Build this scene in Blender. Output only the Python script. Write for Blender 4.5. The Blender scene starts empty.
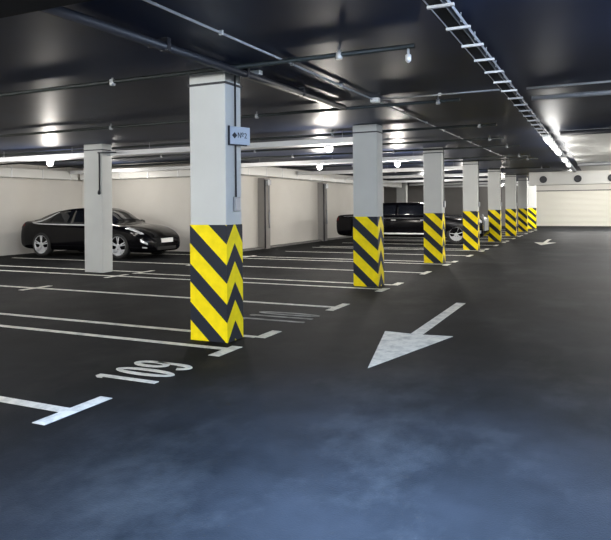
import bpy, bmesh, math, random
from mathutils import Vector, Matrix
import numpy as np
S = bpy.context.scene
C = S.collection
PI = math.pi
# ------------------------------------------------------------------ camera
YAW, ROLL, CH = 0.4391, -0.009, 1.5
cam = bpy.data.objects.new('camera', bpy.data.cameras.new('camera')); C.objects.link(cam)
_r = Vector((math.cos(YAW), math.sin(YAW), 0)); _f = Vector((-math.sin(YAW), math.cos(YAW), 0)); _u = Vector((0, 0, 1))
_r2 = _r * math.cos(ROLL) + _u * math.sin(ROLL); _u2 = _u * math.cos(ROLL) - _r * math.sin(ROLL)
cam.matrix_world = Matrix(((_r2.x, _u2.x, -_f.x, 0), (_r2.y, _u2.y, -_f.y, 0), (_r2.z, _u2.z, -_f.z, CH), (0, 0, 0, 1)))
cam.data.sensor_fit = 'HORIZONTAL'; cam.data.sensor_width = 36
cam.data.lens = 630 / 611 * 36; cam.data.shift_y = -63 / 611; cam.data.clip_end = 200
S.camera = cam
# ------------------------------------------------------------------ world, exposure
w = bpy.data.worlds.new('world'); S.world = w; w.use_nodes = True
w.node_tree.nodes['Background'].inputs[0].default_value = (0.5, 0.6, 0.8, 1)
w.node_tree.nodes['Background'].inputs[1].default_value = 0.02
vs = S.view_settings
vs.view_transform = 'Standard'; vs.look = 'None'; vs.exposure = 1.0; vs.gamma = 1; vs.use_curve_mapping = False
COOL = (0.55, 0.72, 1.0); WARM = (1.0, 0.94, 0.86); NEUT = (1.0, 0.98, 0.94)
def big_area(name, loc, rot, sx, sy, e, col):
    l = bpy.data.lights.new(name, 'AREA'); l.shape = 'RECTANGLE'; l.size = sx; l.size_y = sy; l.energy = e; l.color = col
    o = bpy.data.objects.new(name, l); C.objects.link(o); o.location = loc; o.rotation_euler = rot
big_area('rear_fill_light', (-5.5, -7.6, 1.5), (PI/2, 0, PI), 9, 2.4, 900, (.90, .95, 1.0))  # added unseen fill for the column fronts, no opening in the wall
big_area('aisle_fill_light', (-.9, 2.75, 2.80), (0, 0, 0), 1.2, .4, 165, (.36, .58, 1.0)); bpy.data.lights['aisle_fill_light'].spread = 1.7  # added cool fill for the blue glow on the near floor
P_BULK = 75      # bulkhead lamps on the trays
P_TUBE = 110     # tube luminaires
CEIL = 3.03

# ------------------------------------------------------------------ materials
def mat(name, col, rough=0.6, metal=0.0, spec=0.5, coat=0.0, emit=None, es=0.0, noise=None, bump=None, col2=None, trans=0.0):
    m = bpy.data.materials.new(name); m.use_nodes = True
    nt = m.node_tree; b = nt.nodes['Principled BSDF']
    b.inputs['Base Color'].default_value = (*col, 1); b.inputs['Roughness'].default_value = rough
    b.inputs['Metallic'].default_value = metal; b.inputs['Specular IOR Level'].default_value = spec
    b.inputs['Coat Weight'].default_value = coat; b.inputs['Transmission Weight'].default_value = trans
    if emit: b.inputs['Emission Color'].default_value = (*emit, 1); b.inputs['Emission Strength'].default_value = es
    tc = nt.nodes.new('ShaderNodeTexCoord')
    if noise:
        sc, amt = noise
        n = nt.nodes.new('ShaderNodeTexNoise'); n.inputs['Scale'].default_value = sc; n.inputs['Detail'].default_value = 5
        r = nt.nodes.new('ShaderNodeValToRGB')
        c2 = col2 or tuple(c * (1 - amt) for c in col)
        r.color_ramp.elements[0].position = 0.35; r.color_ramp.elements[0].color = (*c2, 1)
        r.color_ramp.elements[1].position = 0.65; r.color_ramp.elements[1].color = (*col, 1)
        nt.links.new(tc.outputs['Object'], n.inputs['Vector']); nt.links.new(n.outputs[0], r.inputs[0])
        nt.links.new(r.outputs[0], b.inputs['Base Color'])
    if bump:
        sc, st = bump
        n = nt.nodes.new('ShaderNodeTexNoise'); n.inputs['Scale'].default_value = sc; n.inputs['Detail'].default_value = 4
        bp = nt.nodes.new('ShaderNodeBump'); bp.inputs['Strength'].default_value = st; bp.inputs['Distance'].default_value = 0.02
        nt.links.new(tc.outputs['Object'], n.inputs['Vector']); nt.links.new(n.outputs[0], bp.inputs['Height'])
        nt.links.new(bp.outputs[0], b.inputs['Normal'])
    return m

def floor_material():
    m = bpy.data.materials.new('dark_asphalt'); m.use_nodes = True; nt = m.node_tree; b = nt.nodes['Principled BSDF']
    N = nt.nodes.new; L = nt.links.new
    tc = N('ShaderNodeTexCoord')
    n1 = N('ShaderNodeTexNoise'); n1.inputs['Scale'].default_value = 0.45; n1.inputs['Detail'].default_value = 7; n1.inputs['Roughness'].default_value = 0.65
    r1 = N('ShaderNodeValToRGB'); r1.color_ramp.elements[0].position = 0.38; r1.color_ramp.elements[0].color = (0.0055, 0.0065, 0.0075, 1)
    r1.color_ramp.elements[1].position = 0.70; r1.color_ramp.elements[1].color = (0.019, 0.020, 0.0225, 1)
    mp = N('ShaderNodeMapping'); mp.inputs['Scale'].default_value = (0.9, 0.6, 1)
    n2 = N('ShaderNodeTexNoise'); n2.inputs['Scale'].default_value = 1.1; n2.inputs['Detail'].default_value = 8; n2.inputs['Roughness'].default_value = 0.7
    r2 = N('ShaderNodeValToRGB'); r2.color_ramp.elements[0].position = 0.50; r2.color_ramp.elements[0].color = (0, 0, 0, 1)
    r2.color_ramp.elements[1].position = 0.78; r2.color_ramp.elements[1].color = (0.34, 0.34, 0.34, 1)
    mx = N('ShaderNodeMix'); mx.data_type = 'RGBA'; mx.inputs['B'].default_value = (0.07, 0.07, 0.068, 1)
    n3 = N('ShaderNodeTexNoise'); n3.inputs['Scale'].default_value = 90; n3.inputs['Detail'].default_value = 2
    bp = N('ShaderNodeBump'); bp.inputs['Strength'].default_value = 0.25; bp.inputs['Distance'].default_value = 0.01
    L(tc.outputs['Object'], n1.inputs['Vector']); L(n1.outputs[0], r1.inputs[0])
    L(tc.outputs['Object'], mp.inputs['Vector']); L(mp.outputs[0], n2.inputs['Vector']); L(n2.outputs[0], r2.inputs[0])
    L(r2.outputs[0], mx.inputs['Factor']); L(r1.outputs[0], mx.inputs['A']); L(mx.outputs['Result'], b.inputs['Base Color'])
    L(tc.outputs['Object'], n3.inputs['Vector']); L(n3.outputs[0], bp.inputs['Height']); L(bp.outputs[0], b.inputs['Normal'])
    b.inputs['Roughness'].default_value = 0.7; b.inputs['Specular IOR Level'].default_value = 0.06
    return m

def paint_material():
    m = bpy.data.materials.new('worn_road_paint'); m.use_nodes = True; nt = m.node_tree; b = nt.nodes['Principled BSDF']
    N = nt.nodes.new; L = nt.links.new
    tc = N('ShaderNodeTexCoord'); n = N('ShaderNodeTexNoise'); n.inputs['Scale'].default_value = 6; n.inputs['Detail'].default_value = 8; n.inputs['Roughness'].default_value = 0.7
    r = N('ShaderNodeValToRGB'); r.color_ramp.elements[0].position = 0.30; r.color_ramp.elements[0].color = (0.42, 0.42, 0.39, 1)
    r.color_ramp.elements[1].position = 0.55; r.color_ramp.elements[1].color = (0.80, 0.79, 0.72, 1)
    L(tc.outputs['Object'], n.inputs['Vector']); L(n.outputs[0], r.inputs[0]); L(r.outputs[0], b.inputs['Base Color'])
    b.inputs['Roughness'].default_value = 0.7; b.inputs['Specular IOR Level'].default_value = 0.2
    return m

M = {}
M['floor'] = floor_material()
M['paint'] = paint_material()
M['worn'] = mat('faded_road_paint', (0.36, 0.36, 0.35), 0.8, noise=(5, .6))
M['glare'] = mat('ceiling_glare_white', (0.80, 0.80, 0.77), 0.5, noise=(.6,.1))  # white stands in for the bright reflection on the ceiling
M['ceiling'] = mat('dark_gloss_ceiling', (0.020, 0.030, 0.066), 0.42, spec=0.08, noise=(0.7, .35))
M['beam'] = mat('dark_concrete', (0.010, 0.011, 0.014), 0.8, spec=.1)
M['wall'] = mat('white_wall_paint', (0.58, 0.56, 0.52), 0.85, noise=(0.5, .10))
M['dimwall'] = mat('unlit_wall_grey', (0.26, 0.25, 0.24), 0.9, noise=(0.6, .15))  # wall grey with the lack of light put into the colour
M['column'] = mat('white_column_paint', (0.56, 0.57, 0.55), 0.75, noise=(1.3, .07))
M['yellow'] = mat('yellow_hazard_paint', (0.98, 0.78, 0.005), 0.6, spec=.15, noise=(9, .12))
M['black'] = mat('dark_hazard_paint', (0.016, 0.020, 0.032), 0.6, spec=.2)
M['shutter'] = mat('white_shutter', (0.80, 0.78, 0.70), 0.6)
M['duct'] = mat('white_duct_sheet', (0.55, 0.55, 0.53), 0.45)
M['galv'] = mat('galvanised_steel', (0.60, 0.61, 0.62), 0.42, metal=.25)
M['pipe'] = mat('dark_green_pipe', (0.016, 0.021, 0.020), 0.5)
M['darkpipe'] = mat('dark_grey_pipe', (0.02, 0.021, 0.027), 0.5)
M['conduit'] = mat('grey_conduit', (0.32, 0.33, 0.35), 0.45, metal=.3)
M['whiteplastic'] = mat('white_plastic', (0.8, 0.8, 0.78), 0.4)
M['carblack'] = mat('black_car_paint', (0.002, 0.002, 0.003), 0.12, spec=.2)
M['glass'] = mat('dark_car_glass', (0.006, 0.007, 0.010), 0.05, spec=.6)
M['rubber'] = mat('black_rubber', (0.012, 0.012, 0.012), 0.8)
M['alloy'] = mat('alloy_wheel', (0.5, 0.51, 0.53), 0.35, metal=.15)
M['chrome'] = mat('chrome', (0.85, 0.86, 0.88), 0.25, metal=.45)
M['lens'] = mat('headlight_lens', (0.75, 0.77, 0.8), 0.12, metal=.35, coat=1)
M['redlens'] = mat('red_lens', (0.10, 0.01, 0.01), 0.2)
M['plate'] = mat('number_plate_white', (0.8, 0.8, 0.78), 0.5)
M['signblue'] = mat('pale_blue_sign', (0.42, 0.48, 0.56), 0.4)
M['ink'] = mat('black_ink', (0.01, 0.012, 0.02), 0.5)
M['bottle'] = mat('blue_plastic', (0.015, 0.06, 0.15), 0.35)
M['diffuser'] = mat('lit_diffuser', (0.9, 0.9, 0.9), 0.5, emit=(1, .97, .92), es=3)
M['tube'] = mat('lit_tube', (0.9, 0.9, 0.9), 0.5, emit=(.95, .98, 1), es=1.6)
M['curb'] = mat('grey_concrete_curb', (0.16, 0.155, 0.15), 0.85, noise=(3, .2))

# ------------------------------------------------------------------ mesh helpers
def box(bm, x0, x1, y0, y1, z0, z1, mi=0):
    v = [bm.verts.new(p) for p in ((x0,y0,z0),(x1,y0,z0),(x1,y1,z0),(x0,y1,z0),(x0,y0,z1),(x1,y0,z1),(x1,y1,z1),(x0,y1,z1))]
    for f in ((3,2,1,0),(4,5,6,7),(0,1,5,4),(1,2,6,5),(2,3,7,6),(3,0,4,7)):
        bm.faces.new([v[i] for i in f]).material_index = mi
def tube(bm, a, b, r, n=12, mi=0, r2=None):
    a = Vector(a); b = Vector(b); d = (b - a).normalized(); r2 = r if r2 is None else r2
    p = d.orthogonal().normalized(); q = d.cross(p)
    A = [bm.verts.new(a + (p*math.cos(2*PI*i/n) + q*math.sin(2*PI*i/n)) * r) for i in range(n)]
    B = [bm.verts.new(b + (p*math.cos(2*PI*i/n) + q*math.sin(2*PI*i/n)) * r2) for i in range(n)]
    for i in range(n):
        f = bm.faces.new((A[i], A[(i+1)%n], B[(i+1)%n], B[i])); f.smooth = True; f.material_index = mi
    bm.faces.new(A[::-1]).material_index = mi; bm.faces.new(B).material_index = mi
def lathe(bm, prof, o=(0,0,0), axis='z', n=20, mi=0, smooth=True):
    """prof: list of (radius, height) from one end to the other"""
    o = Vector(o); rings = []
    for r, h in prof:
        ring = []
        for i in range(n):
            c, s = math.cos(2*PI*i/n) * r, math.sin(2*PI*i/n) * r
            p = {'z': (c, s, h), 'y': (c, h, s), 'x': (h, c, s)}[axis]
            ring.append(bm.verts.new(o + Vector(p)))
        rings.append(ring)
    for A, B in zip(rings, rings[1:]):
        for i in range(n):
            f = bm.faces.new((A[i], A[(i+1)%n], B[(i+1)%n], B[i])); f.smooth = smooth; f.material_index = mi
    bm.faces.new(rings[0][::-1]).material_index = mi; bm.faces.new(rings[-1]).material_index = mi
def prism(bm, pts, z0, z1, mi=0):
    A = [bm.verts.new((x, y, z0)) for x, y in pts]; B = [bm.verts.new((x, y, z1)) for x, y in pts]
    n = len(pts)
    bm.faces.new(A[::-1]).material_index = mi; bm.faces.new(B).material_index = mi
    for i in range(n): bm.faces.new((A[i], A[(i+1)%n], B[(i+1)%n], B[i])).material_index = mi
def obj(name, bm, m, parent=None, bevel=0, loc=None, fix=True):
    if fix: bmesh.ops.recalc_face_normals(bm, faces=bm.faces[:])
    me = bpy.data.meshes.new(name); bm.to_mesh(me); bm.free()
    for x in (m if isinstance(m, (list, tuple)) else [m]): me.materials.append(x)
    o = bpy.data.objects.new(name, me); C.objects.link(o)
    if parent: o.parent = parent
    if loc: o.location = loc
    if bevel:
        b = o.modifiers.new('bevel', 'BEVEL'); b.width = bevel; b.segments = 2; b.limit_method = 'ANGLE'
    return o
def B(): return bmesh.new()
def tag(o, label, cat, group=None, kind=None):
    o['label'] = label; o['category'] = cat
    if group: o['group'] = group
    if kind: o['kind'] = kind
    return o
def thing(name, label, cat, loc=(0,0,0), rz=0, group=None):
    o = bpy.data.objects.new(name, None); C.objects.link(o); o.location = loc; o.rotation_euler = (0,0,rz)
    return tag(o, label, cat, group)
def struct(name, bm, m, parent=None):
    o = obj(name, bm, m, parent)
    if not parent: o['kind'] = 'structure'
    return o
def dup(root, loc, label, rz=0, group=None):
    r = root.copy(); C.objects.link(r); r.location = loc; r.rotation_euler = (0,0,rz); r['label'] = label
    if group: r['group'] = group
    for ch in list(root.children):
        c = ch.copy(); C.objects.link(c); c.parent = r
        for g in list(ch.children):
            d = g.copy(); C.objects.link(d); d.parent = c
    return r
def ORD(n): return ['nearest','second','third','fourth','fifth','sixth','seventh','eighth','ninth','tenth'][n]

# ------------------------------------------------------------------ the shell
bm = B(); box(bm, -22, 3.2, -8.2, 50, -0.2, 0); struct('floor', bm, M['floor'])
bm = B(); box(bm, -22, 3.2, -8.2, 50, CEIL, CEIL + .25); struct('ceiling', bm, M['ceiling'])
WX0, WY0, WX1, WY1, FY = -17.7, 17.9, -11.25, 34.5, 47.0
def wallbox(name, *a, m='wall'):
    bm = B(); box(bm, *a, 0, CEIL); return struct(name, bm, M[m])
wallbox('wall_left', WX0-.2, WX0, -8.2, WY0)
wallbox('wall_back', WX0-.2, WX1-.2, WY0, WY0+.2)
wallbox('wall_left_far', WX1-.2, WX1, WY0, WY1)
wallbox('wall_recess', -20.2, WX1-.2, WY1-.2, WY1, m='dimwall')
wallbox('wall_recess_left', -20.2, -20.0, WY1, FY+.2, m='dimwall')
wallbox('wall_far', -20.0, -4.35, FY, FY+.2, m='dimwall')
wallbox('wall_right', 3.0, 3.2, -8.2, FY+.2)
wallbox('wall_behind', WX0, 3.0, -8.2, -8.0)
bm = B(); box(bm, -4.35, 3.0, FY, FY+.2, 2.5, CEIL); struct('wall_far_lintel', bm, M['wall'])
# roller shutter in the far wall
sh = thing('roller_shutter', 'wide white ribbed roller shutter closing the far end of the aisle', 'shutter', (-.67, FY, 0))
bm = B(); n = 30
for k in range(n):
    z0 = .02 + k * 2.48 / n; z1 = z0 + 2.48 / n
    pts = [(.10, z0), (.02, z0 + .012), (.02, z1 - .012), (.10, z1)]
    A = [bm.verts.new((-3.66, y, z)) for y, z in pts]; D = [bm.verts.new((3.64, y, z)) for y, z in pts]
    for i in range(3): bm.faces.new((A[i], A[i+1], D[i+1], D[i]))
obj('curtain', bm, M['shutter'], sh)
bm = B(); box(bm, -3.66, 3.64, -.03, .1, 2.44, 2.5); obj('head_rail', bm, M['darkpipe'], sh)
bm = B(); box(bm, -3.66, 3.64, 0, .1, 0.002, .03); obj('bottom_bar', bm, M['darkpipe'], sh)

# concrete curb along the back walls
bm = B(); box(bm, WX1, WX1 + .18, WY0, WY1, 0, .07); struct('baseboard_left_far', bm, M['curb'])

# boards added right of the cable ladder, bright ceiling reflection painted white
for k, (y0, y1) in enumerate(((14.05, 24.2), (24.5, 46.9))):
    bm = B(); box(bm, -.78, 3.0, y0, y1, CEIL-.03, CEIL); struct('trim_%d' % (k+2), bm, M['glare'])
# dropped beam close to the camera
bm = B(); box(bm, WX0, 3.0, 2.5, 3.25, 2.91, CEIL); struct('trim_1', bm, M['beam'])

# ------------------------------------------------------------------ columns
CX, CY, CS, CW, CD = -3.755, 5.93, 5.20, .48, .335
PER, SH = .436, 1.31
def clipz(poly, z0, z1):
    for s, lim in ((1, z0), (-1, z1)):
        out = []
        for i in range(len(poly)):
            a, b = poly[i], poly[(i+1) % len(poly)]
            ia, ib = s*(a[1]-lim) >= 0, s*(b[1]-lim) >= 0
            if ia: out.append(a)
            if ia != ib:
                t = (lim - a[1]) / (b[1] - a[1]); out.append((a[0] + t*(b[0]-a[0]), lim))
        poly = out
        if len(poly) < 3: return []
    return poly
def stripe_wrap(w, d, per=PER, ph=0.0):
    """hazard stripes on a sleeve round a w x d column with its near right corner at the origin (column spans -w..0, 0..d)"""
    bm = B(); e = .004
    S1 = .93 * w
    # path: start at near-left corner, front, side (peak in the middle), back, far side
    segs = [((-w-e, -e), (0+e, -e), 0, S1), ((e, -e), (e, d/2), S1, S1-.24), ((e, d/2), (e, d+e), S1-.24, S1),
            ((e, d+e), (-w-e, d+e), S1, 0), ((-w-e, d+e), (-w-e, d/2), 0, .42), ((-w-e, d/2), (-w-e, -e), .42, 0)]
    for (a, b, o0, o1) in segs:
        for k in range(-3, 7):
            for part, (f0, f1) in enumerate(((0, .53), (.53, 1))):
                zl, zh = (k + f0 + ph) * per, (k + f1 + ph) * per
                poly = clipz([(0, zl - o0), (1, zl - o1), (1, zh - o1), (0, zh - o0)], 0.004, SH)
                if len(poly) < 3: continue
                vs_ = [bm.verts.new((a[0] + t*(b[0]-a[0]), a[1] + t*(b[1]-a[1]), z)) for t, z in poly]
                bm.faces.new(vs_).material_index = part
    return bm
def make_column(label, loc, striped=True, w=CW, d=CD, group=None, ph=0.0):
    t = thing('striped_column' if striped else 'plain_column', label, 'column', loc, 0, group)
    bm = B(); box(bm, -w, 0, 0, d, 0, CEIL); obj('shaft', bm, M['column'], t, bevel=.012)
    if striped:
        o = obj('hazard_stripes', stripe_wrap(w, d, ph=ph), [M['yellow'], M['black']], t, fix=True)
        o['label'] = 'yellow and black zigzag warning stripes'
    bm = B(); z0, z1 = CEIL-.155, CEIL-.13; e = .012
    box(bm, -w-e, e, -e, 0, z0, z1); box(bm, -w-e, e, d, d+e, z0, z1); box(bm, -w-e, -w, 0, d, z0, z1); box(bm, 0, e, 0, d, z0, z1)
    obj('cable_band', bm, M['darkpipe'], t)
    return t
NC = 8
for n in range(NC):
    lab = ['tall white column with zigzag stripes and a blue sign, nearest the camera',
           'second white column with yellow and black stripes along the aisle',
           'third striped white column, just left of the black limousine wheel',
           'fourth striped white column, overlapping the black limousine front wheel',
           'fifth striped white column, standing at the nose of the black limousine',
           'sixth striped white column in the row, past the limousine',
           'seventh striped white column in the row, small with distance',
           'farthest striped white column, beside the white shutter'][n]
    t = make_column(lab, (CX, CY + n*CS, 0), group='striped columns along the aisle', ph=[0,.05,.02,-.04,.03,0,.05,0][n])
    # conduit and switch box on the aisle face
    if n in (0, 2, 3, 4, 5):
        bm = B(); zb = 1.62
        tube(bm, (.018, CD*.55, zb), (.018, CD*.55, CEIL-.005), .010, 8); obj('conduit', bm, M['darkpipe'], t)
        bm = B(); box(bm, .002, .05, CD*.55-.045, CD*.55+.045, 1.46, 1.62); obj('switch_box', bm, M['conduit'], t, bevel=.006)
ca = make_column('plain white column without stripes in front of the black coupe', (-10.58, 11.33, 0), False, w=.56, group='plain columns of the second row')
bm = B(); tube(bm, (-.06, -.02, 1.93), (-.06, -.02, 2.82), .016, 8); tube(bm, (-.10, -.02, 2.82), (.45, -.02, 2.80), .016, 8); obj('conduit', bm, M['darkpipe'], ca)
bm = B(); lathe(bm, [(.015, -.07), (.035, -.05), (.035, .0), (.016, .04)], (-.06, -.035, 1.90)); obj('nozzle', bm, M['darkpipe'], ca)
make_column('plain white column mostly hidden behind the nearest striped column', (-10.58, 16.53, 0), False, w=.56, group='plain columns of the second row')
make_column('pale far column rising above the roof of the black limousine', (-10.75, 37.3, 0), False, w=.6, group='plain columns of the second row')
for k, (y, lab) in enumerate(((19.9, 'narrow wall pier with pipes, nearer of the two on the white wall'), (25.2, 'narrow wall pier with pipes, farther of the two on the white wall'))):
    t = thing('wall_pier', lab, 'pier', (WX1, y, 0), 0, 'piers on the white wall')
    bm = B(); box(bm, 0.002, .28, 0, .42, 0, 2.56); obj('shaft', bm, M['dimwall'], t, bevel=.01)
    bm = B(); tube(bm, (.32, -.04, .02), (.32, -.04, 2.5), .028, 10); obj('drain_pipe', bm, M['darkpipe'], t)
    bm = B(); tube(bm, (.31, .30, .75), (.31, .30, 1.35), .03, 8); tube(bm, (.31, .30, 1.35), (.31, .24, 2.45), .014, 8); obj('cable_run', bm, M['conduit'], t)
    bm = B(); box(bm, .28, .40, .05, .30, 2.30, 2.5); obj('junction_box', bm, M['conduit'], t, bevel=.01)

# ------------------------------------------------------------------ painted floor marks
def paint(name, shapes, label, cat, group=None, m='paint', x0=0, y0=0):
    bm = B()
    for p in shapes: prism(bm, [(x - x0, y - y0) for x, y in p], 0.001, 0.005)
    o = obj(name, bm, M[m], loc=(x0, y0, 0)); return tag(o, label, cat, group)
def rect(x0, x1, y0, y1): return [(x0,y0),(x1,y0),(x1,y1),(x0,y1)]
XB = -3.57; G1 = 'white bay lines along the aisle'
for n in range(-1, 7):
    yc = CY + n*CS
    if n >= 0:
        w_ = 'the %s striped column' % ORD(n) if n else 'the striped column with the blue sign'
        paint('bay_line', [rect(-9.72, XB-.06, yc-.29, yc-.20), rect(XB-.06, XB+.07, yc-.56, yc-.10)],
              'white bay line passing just in front of %s' % w_, 'marking', G1, x0=XB, y0=yc-.25)
        paint('bay_line', [rect(-9.72, XB-.06, yc+.37, yc+.46), rect(XB-.06, XB+.07, yc+.40, yc+.82)],
              'white bay line passing just behind %s' % w_, 'marking', G1, x0=XB, y0=yc+.41)
    ym = yc + 2.76
    w_ = ('in the left foreground nearest the camera, before bay 109' if n < 0 else 'midway between the %s and %s striped columns' % (ORD(n), ORD(n+1)))
    paint('bay_line', [rect(-9.72, XB-.06, ym-.06, ym+.04), rect(XB-.06, XB+.06, ym-.31, ym+.36)],
          'white T-ended bay line %s' % w_, 'marking', G1, x0=XB, y0=ym)
XR = -9.78; G2 = 'white bay lines of the rear row'
rear = [(3.48, 'nearest the camera'), (5.685, 'left of the nearest striped column'), (8.67, 'before the plain column'), (10.88, 'touching the plain column front'), (11.80, 'just behind the plain column'), (13.88, 'along the coupe near side'), (16.74, 'beyond the coupe far side')]
for k, (y, s) in enumerate(rear):
    paint('rear_bay_line', [rect(-16.6, XR-.06, y-.05, y+.05), rect(XR-.06, XR+.06, y-.33, y+.37)],
          'thin white rear bay line with a short bar, %s' % s, 'marking', G2, x0=XR, y0=y)
# arrows
def arrow(x, y, lab, g='white lane arrows pointing to the camera'):
    paint('lane_arrow', [[(x, y), (x+.42, y+1.72), (x+.075, y+1.68), (x+.075, y+4.25), (x-.065, y+4.25), (x-.065, y+1.68), (x-.39, y+1.72)]], lab, 'marking', g, x0=x, y0=y)
arrow(-1.97, 5.52, 'large white arrow on the dark floor pointing towards the camera')
arrow(-2.05, 25.0, 'small distant white arrow on the floor before the white shutter')
# digits: drawn in (a, b): a = reading direction (+Y), b = up (-X)
def digit_ring(cx, cy, rx, ry, t, a0=0, a1=2*PI, n=26):
    qs = []
    for i in range(n):
        p, q = a0 + (a1-a0)*i/n, a0 + (a1-a0)*(i+1)/n
        qs.append([(cx+(rx)*math.cos(p), cy+ry*math.sin(p)), (cx+rx*math.cos(q), cy+ry*math.sin(q)),
                   (cx+(rx-t)*math.cos(q), cy+(ry-t)*math.sin(q)), (cx+(rx-t)*math.cos(p), cy+(ry-t)*math.sin(p))])
    return qs
def number(x_base, y0, h, label, m, chars):
    t = .064; root = thing('bay_number', label, 'marking', (x_base, y0, 0), 0, 'painted bay numbers')
    for k, ch in enumerate(chars):
        bm = B()
        a0 = k * .262
        qs = []
        if ch == '1': qs = [[(a0+.095, 0), (a0+.16, 0), (a0+.16, h), (a0+.095, h)], [(a0+.095, h), (a0+.095, h-.08), (a0+.06, h-.11), (a0+.06, h-.05)]]
        if ch == '0': qs = digit_ring(a0+.11, h/2, .105, h/2, t)
        if ch == '9': qs = digit_ring(a0+.11, h*.70, .105, h*.30, t) + digit_ring(a0+.11, h*.30, .105, h*.30, t, -PI*.85, 0) + [[(a0+.163, h*.30), (a0+.215, h*.30), (a0+.215, h*.70), (a0+.163, h*.70)]]
        for q in qs:
            vs_ = [bm.verts.new((-b, a, 0.006)) for a, b in q]
            lo = [bm.verts.new((-b, a, 0.001)) for a, b in q]
            bm.faces.new(vs_)
            for i in range(4): bm.faces.new((vs_[i], vs_[(i+1)%4], lo[(i+1)%4], lo[i]))
        obj('digit', bm, M[m], root)
    return root
number(-3.47, 4.22, .655, 'white painted bay number 109 on the floor', 'paint', '109')
number(-3.50, 7.25, .95, 'faded painted bay number behind the column with the sign', 'worn', '110')

# ------------------------------------------------------------------ ducts
def duct_run(label, a, b, z0, z1, d, loc0):
    """sheet duct from a to b (axis aligned), sleeves every 1.2 m"""
    t = thing('ventilation_duct', label, 'duct', (*loc0, 0), 0, 'white ducts along the walls')
    ax = 0 if abs(b[0]-a[0]) > abs(b[1]-a[1]) else 1
    def bx(bm, s0, s1, e, zz0, zz1):
        if ax == 0: box(bm, s0-loc0[0], s1-loc0[0], a[1]-d/2-e-loc0[1], a[1]+d/2+e-loc0[1], zz0, zz1)
        else: box(bm, a[0]-d/2-e-loc0[0], a[0]+d/2+e-loc0[0], s0-loc0[1], s1-loc0[1], zz0, zz1)
    s0, s1 = sorted((a[ax], b[ax]))
    bm = B(); bx(bm, s0, s1, 0, z0, z1); obj('casing', bm, M['duct'], t, bevel=.02)
    s = s0 + .6
    while s < s1 - .2:
        bm = B(); bx(bm, s-.02, s+.02, .014, z0-.014, z1+.014); obj('flange', bm, M['galv'], t)
        bm = B(); p_ = (s, a[1]) if ax == 0 else (a[0], s)
        tube(bm, (p_[0]-loc0[0], p_[1]-loc0[1], z1), (p_[0]-loc0[0], p_[1]-loc0[1], CEIL), .006, 6); obj('hanger', bm, M['conduit'], t); s += 1.25
    return t
duct_run('white ventilation duct on the left wall above the car tail', (WX0+.3, 5.0), (WX0+.3, 17.2), 2.55, 2.86, .42, (WX0+.3, 11))
duct_run('white ventilation duct on the back wall above the black coupe', (WX0+.55, 17.45), (-11.2, 17.45), 2.55, 2.86, .42, (-14.5, 17.45))
duct_run('white ventilation duct above the piers on the white wall', (WX1+.32, 17.75), (WX1+.32, 36.3), 2.60, 2.93, .42, (WX1+.32, 27))
# wide duct near the far shutter
t = thing('supply_duct', 'wide pale duct with dark round openings below the far ceiling', 'duct', (-.9, 30.5, 0))
bm = B(); box(bm, -2.1, 3.85, 0, .6, 2.40, CEIL-.032); obj('casing', bm, M['duct'], t, bevel=.02)
for x in (-1.48, -.04, 1.32):
    bm = B(); lathe(bm, [(.16, 0), (.16, -.04), (.12, -.04), (.11, -.01)], (x, 0, 2.65), 'y', 20); r = obj('round_vent', bm, M['darkpipe'], t)
# galvanised trays between the column rows
G3 = 'galvanised cable trays between the column rows'
TY = [CY + CS*(k+1) + .54 for k in range(7)]
for k, y in enumerate(TY):
    x0, x1 = (-17.1 if y < WY0-.6 else -10.6), CX - CW - .02
    t = thing('cable_tray', 'light metal cable tray crossing to %s' % ('the %s striped column' % ORD(k+1)), 'tray', (x1, y, 2.75), 0, G3)
    bm = B(); L_ = x1 - x0
    box(bm, -L_, 0, -.15, .15, 0, .008); box(bm, -L_, 0, -.158, -.15, 0, .11); box(bm, -L_, 0, .15, .158, 0, .11)
    obj('channel', bm, M['galv'], t)
    for j in range(int(L_ // 2.4) + 1):
        bm = B(); tube(bm, (-.4 - 2.4*j, 0, .008), (-.4 - 2.4*j, 0, CEIL-2.75), .008, 6); box(bm, -.42-2.4*j, -.38-2.4*j, -.15, .15, .008, .03); obj('hanger', bm, M['conduit'], t)

# ------------------------------------------------------------------ ceiling pipes
G4 = 'sprinkler pipes crossing the ceiling'
SP = [(5.70, -1.55, 2.98), (8.75, -1.75, 2.96), (11.75, -1.7, 2.96), (14.2, -1.9, 2.96), (16.2, -1.8, 2.96), (19.6, -1.9, 2.96), (21.0, -1.8, 2.96), (26.2, -1.8, 2.96), (31.4, -1.8, 2.96)]
for k, (y, xe, z) in enumerate(SP):
    lab = ('dark sprinkler pipe crossing in front of the nearest striped column top' if k == 0 else 'dark sprinkler pipe across the ceiling, %s from the camera' % ORD(k))
    x0 = -17.6 if y < 17 else -10.6
    t = thing('sprinkler_pipe', lab, 'pipe', (xe, y, z), 0, G4); L_ = xe - x0
    bm = B(); tube(bm, (0, 0, 0), (-L_, 0, 0), .024, 10); obj('pipe', bm, M['pipe'], t)
    xs = [.01, .75, 3.6, 6.4, 9.2, 12] if k == 0 else [.3, 3.2, 6.2, 9.2]
    for j, dx in enumerate(xs):
        if dx > L_ - .2: continue
        bm = B()
        if k == 0 and j == 0: lathe(bm, [(.012, 0), (.012, -.05), (.028, -.06), (.028, -.11), (.01, -.13)], (-.06, 0, -.02), n=10)
        else: lathe(bm, [(.03, -.045), (.034, -.02), (.034, .025), (.012, .03), (.012, CEIL - z - .002)], (-dx, 0, 0), n=10)
        obj('sprinkler_head', bm, M['galv' if k == 0 else 'conduit'], t)
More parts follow.
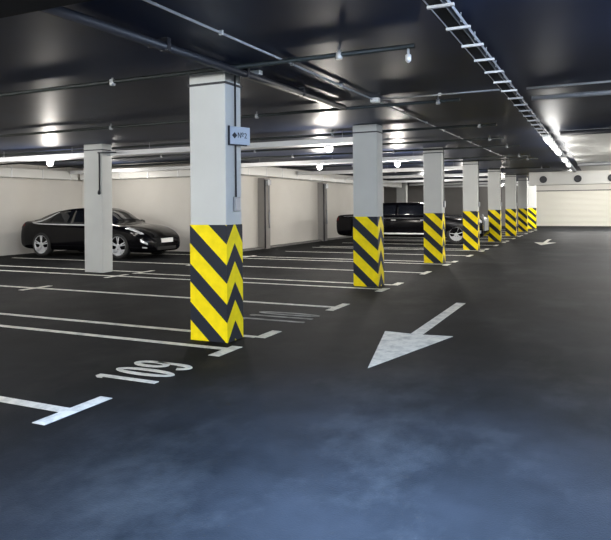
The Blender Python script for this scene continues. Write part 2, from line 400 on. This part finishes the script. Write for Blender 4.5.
for k, (a, b, r, m, lab) in enumerate((
    ((-2.97, 3.27, 3.005), (-2.72, 22, 3.005), .012, 'conduit', 'thin pale conduit running lengthwise over the aisle'),
    ((-3.58, 3.26, 2.950), (-3.40, 8.6, 2.950), .04, 'darkpipe', 'thick dark pipe along the ceiling above the nearest striped column'),
    ((-3.73, 3.26, 2.990), (-3.55, 8.6, 2.990), .03, 'darkpipe', 'thinner dark pipe beside the thick pipe above the nearest striped column'),
    ((-2.80, 8.5, 3.005), (-1.14, 8.5, 3.005), .012, 'conduit', 'thin pale conduit crossing from the white junction box to the cable ladder'),
    ((-.86, 8.55, 3.000), (2.9, 8.55, 3.000), .016, 'conduit', 'thin pale conduit right of the cable ladder'),
    ((-.86, 9.2, 2.970), (2.9, 9.2, 2.970), .035, 'conduit', 'thicker pale pipe right of the cable ladder'),
    ((-.75, 13.9, 2.960), (2.9, 13.9, 2.960), .05, 'darkpipe', 'dark pipe crossing the bright ceiling on the right'),
    ((-.75, 24.3, 2.920), (2.9, 24.3, 2.920), .07, 'conduit', 'grey pipe crossing the bright far ceiling on the right'))):
    bm = B(); A_ = Vector(a); B_ = Vector(b); tube(bm, (0,0,0), B_-A_, r, 10)
    t = thing('ceiling_pipe', lab, 'pipe', a); obj('pipe', bm, M[m], t)
    d = B_ - A_; n = max(2, int(d.length / 1.3))
    for j in range(1, n):
        p = d * (j / n); bm = B(); e = r + .008
        box(bm, p.x-e*.9, p.x+e*.9, p.y-e*.5, p.y+e*.5, p.z-e*.8, CEIL - a[2] - .001); obj('clamp', bm, M['galv' if r < .03 else m], t)
bm = B(); box(bm, -.06, .06, -.05, .05, -.07, -.002); tag(obj('junction_box', bm, M['whiteplastic'], bevel=.008, loc=(-2.87, 8.45, CEIL)), 'small white junction box on the ceiling conduit', 'box')
bm = B(); box(bm, -.10, .10, -.04, .04, -.05, -.002); tag(obj('ceiling_bracket', bm, M['whiteplastic'], bevel=.006, loc=(-3.52, 6.15, CEIL)), 'small white bracket at the top of the column with the sign', 'bracket')

# cable ladder over the aisle
t = thing('cable_ladder', 'long metal cable ladder running lengthwise above the aisle', 'tray', (-.995, 3.3, 2.92))
for x in (-.11, .0, .035):
    bm = B(); box(bm, x-.003, x+.003, 0, 27, 0, .03); obj('rail', bm, M['conduit'], t)
bm = B(); box(bm, -.13, -.02, 0, 27, .01, .028); obj('cables', bm, M['rubber'], t)
y = 1.13
while y < 26:
    bm = B(); box(bm, -.115, .075, y-.014, y+.014, -.022, -.002); tube(bm, (.0, y, -.01), (0, y, CEIL-2.92-.001), .006, 6); obj('rung', bm, M['galv' if y < 5 else 'conduit'], t); y += .61  # far rungs take a darker material, their dimness put into colour

# ------------------------------------------------------------------ lamps
def bulkhead(label, loc, power=P_BULK, col=WARM):
    t = thing('bulkhead_lamp', label, 'lamp', loc, 0, 'round lamps on the trays')
    bm = B(); lathe(bm, [(.05, .05), (.09, .04), (.095, .0), (.085, -.01)]); obj('housing', bm, M['conduit'], t)
    bm = B(); lathe(bm, [(.082, -.01), (.08, -.05), (.062, -.085), (.03, -.105), (.005, -.11)]); obj('glass_dome', bm, M['diffuser'], t)
    l = bpy.data.lights.new('bulb', 'POINT'); l.energy = power; l.color = col; l.shadow_soft_size = .10
    o = bpy.data.objects.new('bulb', l); C.objects.link(o); o.parent = t; o.location = (0, 0, -.24)
    return t
spots = [(-12.6, TY[0], 'lit round lamp above the rear of the black coupe'),
         (-4.95, TY[0], 'lit round lamp just left of the second striped column'),
         (-7.45, TY[1], 'lit round lamp on the second tray, left of the second column'),
         (-5.1, TY[1], 'lit round lamp between the second and third striped columns'),
         (-9.4, 14.6, 'added fill lamp hidden behind the nearest striped column'),  # added out of sight to brighten the back wall
         (-14.75, 16.05, 'added fill lamp hidden behind the plain column'),  # added out of sight to brighten the walls behind the coupe
         (-7.8, TY[2], 'added fill lamp on the third tray, unseen behind the second striped column'),  # added out of sight behind the column for extra light
         (-5.3, TY[2], 'lit round lamp on the third tray, right of the second column'),
         (-5.2, TY[3], 'lit round lamp beside the fourth striped column'),
         (-5.2, TY[5], 'distant lit round lamp beside the sixth striped column')]
for x, y, lab in spots:
    o = bulkhead(lab, (x, y, 2.70), 38 if x < -14 else 60 if y == TY[0] else P_BULK)
    if y not in TY:
        bm = B(); tube(bm, (0, 0, .05), (0, 0, CEIL-2.70), .012, 8); obj('stem', bm, M['conduit'], o)

def tube_lamp(label, loc, rz, power, col, L_=1.25, group='long tube lamps', lit='diffuser'):
    t = thing('tube_lamp', label, 'lamp', loc, rz, group)
    bm = B(); box(bm, -L_/2, L_/2, -.06, .06, 0, .05); obj('housing', bm, M['whiteplastic'], t, bevel=.008)
    bm = B(); box(bm, -L_/2+.02, L_/2-.02, -.05, .05, -.04, -.001); obj('diffuser', bm, M[lit], t, bevel=.015)
    if power:
        l = bpy.data.lights.new('tube', 'POINT'); l.shadow_soft_size = .14; l.energy = power; l.color = col
        o = bpy.data.objects.new('tube', l); C.objects.link(o); o.parent = t; o.location = (0, 0, -.22)
    return t
# seen: luminaires fixed under the cable ladder, far part
for k, y in enumerate((14.0, 15.6, 17.3, 20.5, 23.0)):
    tube_lamp('long tube lamp under the cable ladder, %s from the camera' % ORD(k), (-.995, y, 2.845), PI/2, 10, NEUT, lit='tube', group='tube lamps under the cable ladder')
t = thing('added_panel_lamp', 'added flat panel lamp over the aisle, unseen just above the frame', 'lamp', (-.9, 2.75, 2.81))  # housing added around the unseen cool fill light
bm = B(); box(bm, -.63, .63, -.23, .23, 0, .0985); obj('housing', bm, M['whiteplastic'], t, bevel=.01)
# outside the frame: rows behind and beside the camera
for k, (x, y, p, c) in enumerate(((-9.5, 1.2, 130, NEUT), (-15, 4.5, 140, WARM), (-5.2, .6, 120, NEUT), (-1.3, 1.7, 40, COOL), (1.9, 4.0, 360, (.58,.74,1)), (-5.5, -4.5, 90, NEUT),
                                (1.9, 11, 22, NEUT), (1.9, 19, 300, NEUT), (1.9, 28, 150, NEUT), (1.9, 36, 150, NEUT))):
    tube_lamp('long tube lamp on the ceiling outside the frame of the photo', (x, y, 2.979), 0 if x < 0 else PI/2, p, c, group='unseen tube lamps')
for k, (x, y, p) in enumerate(((1.2, 40.5, 420), (-1.6, 40.5, 330), (-8, 31, 50), (-14.5, 9.5, 120))):
    l = tube_lamp(['tube lamp before the right of the white shutter', 'tube lamp before the left of the white shutter', 'tube lamp behind the black limousine', 'tube lamp left of the plain column'][k], (x, y, (2.949 if k < 2 else 2.979)), 0, p, NEUT, group='tube lamps on the ceiling')

# ------------------------------------------------------------------ sign on the first column
t = thing('column_sign', 'small pale blue sign plate with dark writing fixed on the nearest column', 'sign', (CX+.006, CY+.06, 2.31), PI/2 - .40)
bm = B(); box(bm, 0, .285, -.012, .012, -.10, .10); obj('plate', bm, M['signblue'], t, bevel=.003)
bm = B(); box(bm, -.012, .004, -.02, .02, -.108, .104); box(bm, -.012, .24, -.02, .014, -.112, -.100); obj('frame', bm, M['ink'], t)
def text(name, body, size, loc, rot, parent, m, ext=.001):
    cu = bpy.data.curves.new(name, 'FONT'); cu.body = body; cu.size = size; cu.extrude = ext; cu.align_x = 'CENTER'; cu.align_y = 'CENTER'; cu.offset = .0
    tmp = bpy.data.objects.new('tmp', cu); C.objects.link(tmp)
    dg = bpy.context.evaluated_depsgraph_get(); me = bpy.data.meshes.new_from_object(tmp.evaluated_get(dg))
    bpy.data.objects.remove(tmp); me.materials.clear(); me.materials.append(m)
    o = bpy.data.objects.new(name, me); C.objects.link(o); o.parent = parent; o.location = loc; o.rotation_euler = rot
    return o
text('lettering', '\u21162', .085, (.175, -.0135, 0), (PI/2, 0, 0), t, M['ink'])
bm = B(); r_ = .036
A = [bm.verts.new(p) for p in ((.07-r_, -.0145, 0), (.07, -.0145, -r_), (.07+r_, -.0145, 0), (.07, -.0145, r_))]; bm.faces.new(A)
D = [bm.verts.new((v.co.x, -.0125, v.co.z)) for v in A]
for i in range(4): bm.faces.new((A[i], A[(i+1)%4], D[(i+1)%4], D[i]))
obj('diamond', bm, M['ink'], t)

# ------------------------------------------------------------------ cars
def catmull(P, t):
    """P (n,k) control rows, t in 0..n-1"""
    n = len(P); i = min(int(t), n-2); f = t - i
    p0, p1, p2, p3 = P[max(i-1,0)], P[i], P[i+1], P[min(i+2, n-1)]
    m1, m2 = (p2-p0)/2, (p3-p1)/2
    h = f*f
    return (2*f*h-3*h+1)*p1 + (f*h-2*h+f)*m1 + (-2*f*h+3*h)*p2 + (f*h-h)*m2
def section(st):
    x, w, zb, zs, zd, kind, yr, zr = st
    # zb bottom, zs shoulder, zd deck/belt, yr roof half width, zr roof height
    if kind == 'd':   # deck: bonnet or boot
        pts = [(0,zb),(.72*w,zb),(.95*w,zb+.07),(w,(zb+zs)/2),(.985*w,zs),(.90*w,zd-.035),(.72*w,zd-.008),(.40*w,zd+.012),(0,zd+.02)]
    else:
        pts = [(0,zb),(.72*w,zb),(.95*w,zb+.07),(w,(zb+zs)/2),(.985*w,zs),(.93*w,zd),(yr,zr-.07),(yr*.62,zr-.012),(0,zr)]
    return np.array([[x, y, z] for y, z in pts])
class Loft:
    def __init__(s, stations): s.P = np.array([section(a) for a in stations]); s.xs = [a[0] for a in stations]
    def at(s, u, v):
        rows = np.array([catmull(s.P[:, j, :], u) for j in range(9)])
        return catmull(rows, v)
    def u_of_x(s, x):
        for i in range(len(s.xs)-1):
            if s.xs[i] <= x <= s.xs[i+1]: return i + (x - s.xs[i])/(s.xs[i+1]-s.xs[i])
    def body(s, nu, nv):
        bm = B(); n = len(s.P)
        rows = []
        for i in range(nu+1):
            u = (n-1)*i/nu
            ctrl = np.array([catmull(s.P[:, j, :], u) for j in range(9)])
            half = [catmull(ctrl, 8*j/nv) for j in range(nv+1)]
            loop = [(p[0], max(p[1],0), p[2]) for p in half] + [(p[0], -max(p[1],0), p[2]) for p in half[-2:0:-1]]
            rows.append([bm.verts.new(p) for p in loop])
        m = len(rows[0])
        for a, b in zip(rows, rows[1:]):
            for j in range(m):
                f = bm.faces.new((a[j], a[(j+1)%m], b[(j+1)%m], b[j])); f.smooth = True
        bm.faces.new(rows[0]); bm.faces.new(rows[-1][::-1])
        return bm
    def patch(s, corners, side=1, off=.006, nu=12, nv=6):
        """corners: (x0,v0),(x1,v1),(x2,v2),(x3,v3) going round; returns a thin pane following the surface"""
        bm = B(); c = corners
        def P(a, b):
            x = (c[0][0]*(1-a)+c[1][0]*a)*(1-b) + (c[3][0]*(1-a)+c[2][0]*a)*b
            v = (c[0][1]*(1-a)+c[1][1]*a)*(1-b) + (c[3][1]*(1-a)+c[2][1]*a)*b
            u = s.u_of_x(x); sg = 1
            if v > 8: v = 16 - v; sg = -1
            p = s.at(u, v); return Vector((p[0], sg*p[1]*side, p[2]))
        g = [[P(i/nu, j/nv) for j in range(nv+1)] for i in range(nu+1)]
        cen = Vector((g[nu//2][nv//2].x, 0, .6))
        V0, V1 = [], []
        for i in range(nu+1):
            r0, r1 = [], []
            for j in range(nv+1):
                a = g[min(i+1,nu)][j] - g[max(i-1,0)][j]; b = g[i][min(j+1,nv)] - g[i][max(j-1,0)]
                nrm = a.cross(b)
                nrm = nrm.normalized() if nrm.length > 1e-9 else Vector((0,0,1))
                if nrm.dot(g[i][j]-cen) < 0: nrm = -nrm
                r0.append(bm.verts.new(g[i][j] + nrm*off)); r1.append(bm.verts.new(g[i][j] - nrm*.012))
            V0.append(r0); V1.append(r1)
        for i in range(nu):
            for j in range(nv):
                f = bm.faces.new((V0[i][j], V0[i+1][j], V0[i+1][j+1], V0[i][j+1])); f.smooth = True
        ring = [(i,0) for i in range(nu)] + [(nu,j) for j in range(nv)] + [(i,nv) for i in range(nu,0,-1)] + [(0,j) for j in range(nv,0,-1)]
        for k in range(len(ring)):
            (a,b),(c_,d) = ring[k], ring[(k+1)%len(ring)]
            bm.faces.new((V0[a][b], V0[c_][d], V1[c_][d], V1[a][b]))
        return bm
def cut_arches(o, wheels, w, R):
    for x in wheels:
        for sg in (1, -1):
            bm = B(); tube(bm, (x, sg*(w-.26), R-.01), (x, sg*(w+.2), R-.01), R+.055, 36)
            me = bpy.data.meshes.new('c'); bm.to_mesh(me); bm.free(); c = bpy.data.objects.new('c', me); C.objects.link(c)
            md = o.modifiers.new('b', 'BOOLEAN'); md.object = c; md.operation = 'DIFFERENCE'; md.solver = 'EXACT'
            dg = bpy.context.evaluated_depsgraph_get(); new = bpy.data.meshes.new_from_object(o.evaluated_get(dg))
            o.modifiers.clear(); o.data = new; bpy.data.objects.remove(c)
def wheel(parent, x, y, R, sg, spokes=5, rimf=.76, double=True):
    t = B(); W = .24
    lathe(t, [(R*rimf*.97, -.005), (R*rimf*.97, -W/2), (R*.93, -W/2), (R, -W/2+.03), (R, W/2-.03), (R*.93, W/2), (R*rimf*.97, W/2), (R*rimf*.97, .005)], (0,0,0), 'y', 36)
    tyre = obj('wheel', t, M['rubber'], parent, loc=(x, y, R))
    b = B(); rr = R*rimf; yo = sg*(W/2+.004)
    lathe(b, [(rr*.88, yo-sg*.10), (rr*.90, yo-sg*.03), (rr, yo), (rr*1.02, yo-sg*.02), (rr*.99, yo-sg*.06)], (0,0,0), 'y', 36)
    o = obj('rim', b, M['alloy'], tyre); 
    b = B()
    for k in range(spokes):
        for da in ((-.13, .13) if double else (0,)):
            a = 2*PI*k/spokes + da + .3
            tube(b, (.05*math.cos(a), yo-sg*.035, .05*math.sin(a)), (rr*.93*math.cos(a), yo-sg*.02, rr*.93*math.sin(a)), .022, 6, r2=.018)
    lathe(b, [(.075, yo-sg*.06), (.075, yo-sg*.02), (.05, yo-sg*.008)], (0,0,0), 'y', 16)
    obj('spokes', b, M['alloy'], tyre)
    b = B(); lathe(b, [(rr*.86, yo-sg*.11), (rr*.86, yo-sg*.10)], (0,0,0), 'y', 24); obj('brake_disc', b, M['darkpipe'], tyre)
    return tyre

def coupe(loc):
    t = thing('sports_coupe', 'black four-door sports coupe parked against the back wall', 'car', loc)
    w = .965
    st = [(-2.50,.72,.42,.72,.86,'d',0,0),(-2.42,.86,.27,.76,.97,'d',0,0),(-2.25,.92,.22,.82,1.07,'d',0,0),(-2.00,.95,.20,.84,1.02,'c',.60,1.16),(-1.60,.965,.19,.85,.98,'c',.60,1.28),
          (-1.0,.955,.19,.84,.96,'c',.62,1.41),(-.4,.955,.19,.84,.95,'c',.63,1.465),(.2,.955,.19,.83,.94,'c',.63,1.46),(.62,.955,.19,.82,.93,'c',.62,1.36),(1.0,.96,.19,.80,.92,'c',.64,1.16),
          (1.28,.965,.19,.80,.97,'d',0,0),(1.65,.965,.19,.79,.94,'d',0,0),(2.0,.94,.18,.74,.86,'d',0,0),(2.28,.86,.18,.62,.74,'d',0,0),(2.44,.74,.20,.52,.62,'d',0,0),(2.50,.58,.26,.42,.50,'d',0,0)]
    L = Loft(st); body = obj('body', L.body(96, 48), M['carblack'], t); cut_arches(body, (-1.46, 1.50), w, .36)
    for s in (1, -1):
        obj('side_window', L.patch([(-1.75,5.15),(-.42,5.1),(-.42,5.92),(-1.05,5.92)], s), M['glass'], t)
        obj('side_window', L.patch([(-.36,5.1),(.95,5.15),(.52,5.9),(-.36,5.92)], s), M['glass'], t)
        obj('window_trim', L.patch([(-1.85,4.98),(1.1,4.98),(1.1,5.10),(-1.75,5.10)], s, .010, 20, 1), M['chrome'], t)
        obj('roof_trim', L.patch([(-1.85,5.05),(-1.0,5.94),(-1.05,6.02),(-1.95,5.15)], s, .010, 12, 1), M['chrome'], t)
        obj('headlight', L.patch([(1.72,4.55),(2.20,4.35),(2.28,5.0),(1.80,5.35)], s, .008), M['lens'], t)
        obj('daytime_light', L.patch([(2.22,3.35),(2.40,3.2),(2.40,3.5),(2.22,3.65)], s, .010, 6, 3), M['lens'], t)
        obj('fog_light', L.patch([(2.28,2.5),(2.38,2.5),(2.38,2.75),(2.28,2.75)], s, .010, 4, 3), M['lens'], t)
        obj('tail_light', L.patch([(-2.46,4.5),(-2.22,4.4),(-2.22,4.8),(-2.46,4.9)], s, .008, 6, 3), M['redlens'], t)
        bm = B(); lathe(bm, [(.03,-.10),(.075,-.06),(.085,0),(.075,.06),(.03,.10)], (.78, s*(w+.10), 1.00), 'y', 14); obj('wing_mirror', bm, M['carblack'], t)
        for x in (-1.46, 1.50): wheel(t, x, s*(w-.105), .365, s)
    obj('windscreen', L.patch([(1.10,6.1),(1.10,9.9),(.48,9.9),(.48,6.1)], 1, .006, 12, 12), M['glass'], t)
    obj('rear_window', L.patch([(-2.1,6.2),(-2.1,9.8),(-1.1,9.8),(-1.1,6.2)], 1, .006, 12, 12), M['glass'], t)
    bm = B(); box(bm, 2.475, 2.525, -.27, .27, .45, .57); pl = obj('number_plate', bm, M['plate'], t, bevel=.004)
    bm = B(); box(bm, 2.40, 2.505, -.45, .45, .24, .34); obj('grille', bm, M['rubber'], t, bevel=.01)
    return t
coupe((-14.62, 15.55, 0)).scale = (1.06, 1.0, 1.05)

def limo(loc):
    t = thing('limousine', 'long black limousine parked behind the second and third striped columns', 'car', loc)
    w = .99
    st = [(-3.00,.80,.50,.85,1.00,'d',0,0),(-2.93,.90,.34,.90,1.12,'d',0,0),(-2.75,.95,.28,.95,1.16,'d',0,0),(-2.35,.975,.26,.97,1.18,'d',0,0),(-2.10,.98,.25,.98,1.14,'c',.64,1.30),(-1.65,.99,.25,.98,1.10,'c',.64,1.56),
          (-1.1,.99,.25,.97,1.08,'c',.66,1.64),(0,.99,.25,.97,1.07,'c',.67,1.65),(.7,.99,.25,.97,1.07,'c',.66,1.60),(1.10,.99,.25,.96,1.06,'c',.68,1.40),(1.42,.99,.25,.96,1.14,'d',0,0),(2.0,.985,.25,.95,1.12,'d',0,0),
          (2.6,.96,.26,.92,1.08,'d',0,0),(2.92,.90,.28,.86,1.02,'d',0,0),(3.02,.80,.36,.78,.90,'d',0,0)]
    L = Loft(st); body = obj('body', L.body(96, 48), M['carblack'], t); cut_arches(body, (-1.85, 2.05), w, .40)
    for s in (1, -1):
        obj('side_window', L.patch([(-1.75,5.15),(-.42,5.12),(-.42,5.9),(-1.4,5.9)], s), M['glass'], t)
        obj('side_window', L.patch([(-.34,5.12),(1.02,5.15),(.72,5.88),(-.34,5.9)], s), M['glass'], t)
        obj('waist_trim', L.patch([(-2.6,4.62),(2.6,4.62),(2.6,4.70),(-2.6,4.70)], s, .010, 30, 1), M['conduit'], t)
        obj('sill_trim', L.patch([(-1.35,2.22),(1.55,2.22),(1.55,2.45),(-1.35,2.45)], s, .012, 20, 1), M['chrome'], t)
        obj('headlight', L.patch([(2.68,4.0),(2.96,4.0),(2.96,4.75),(2.68,4.75)], s, .012, 8, 4), M['lens'], t)
        obj('fog_light', L.patch([(2.80,2.4),(2.95,2.4),(2.95,2.9),(2.80,2.9)], s, .012, 6, 4), M['lens'], t)
        obj('tail_light', L.patch([(-2.96,4.0),(-2.84,4.0),(-2.84,4.7),(-2.96,4.7)], s, .010, 6, 4), M['redlens'], t)
        for x in (-.45, .75):
            bm = B(); box(bm, x-.10, x+.10, s*(w+.004)-.012, s*(w+.004)+.012, .93, .955); obj('door_handle', bm, M['chrome'], t, bevel=.005)
        bm = B(); lathe(bm, [(.03,-.10),(.085,-.06),(.095,0),(.085,.06),(.03,.10)], (.95, s*(w+.09), 1.14), 'y', 14); obj('wing_mirror', bm, M['chrome'], t)
        for x in (-1.85, 2.05): wheel(t, x, s*(w-.125), .40, s, spokes=7, rimf=.66, double=False)
    obj('windscreen', L.patch([(1.25,6.1),(1.25,9.9),(.82,9.9),(.82,6.1)], 1, .006, 12, 12), M['glass'], t)
    obj('rear_window', L.patch([(-2.1,6.2),(-2.1,9.8),(-1.55,9.8),(-1.55,6.2)], 1, .006, 12, 12), M['glass'], t)
    bm = B()
    box(bm, 2.98, 3.06, -.34, .34, .98, 1.02); box(bm, 2.98, 3.06, -.34, .34, .52, .56); box(bm, 2.98, 3.06, -.34, -.30, .56, .98); box(bm, 2.98, 3.06, .30, .34, .56, .98)
    for k in range(11): box(bm, 3.0, 3.04, -.275+k*.05, -.26+k*.05, .56, .98)
    obj('grille', bm, M['chrome'], t)
    bm = B(); tube(bm, (2.93, 0, 1.035), (2.88, 0, 1.15), .012, 8, r2=.03); obj('bonnet_ornament', bm, M['chrome'], t)
    return t
limo((-7.12, 25.4, 0))

# blue bottle by the back wall
t = thing('water_bottle', 'blue plastic canister on the floor at the back wall beside the coupe', 'bottle', (-11.8, 17.04, 0))
bm = B(); lathe(bm, [(.14,.002),(.15,.03),(.15,.34),(.13,.40),(.05,.46),(.04,.50)], n=18); obj('body', bm, M['bottle'], t)
bm = B(); lathe(bm, [(.048,.50),(.048,.545)], n=14); obj('cap', bm, M['whiteplastic'], t)
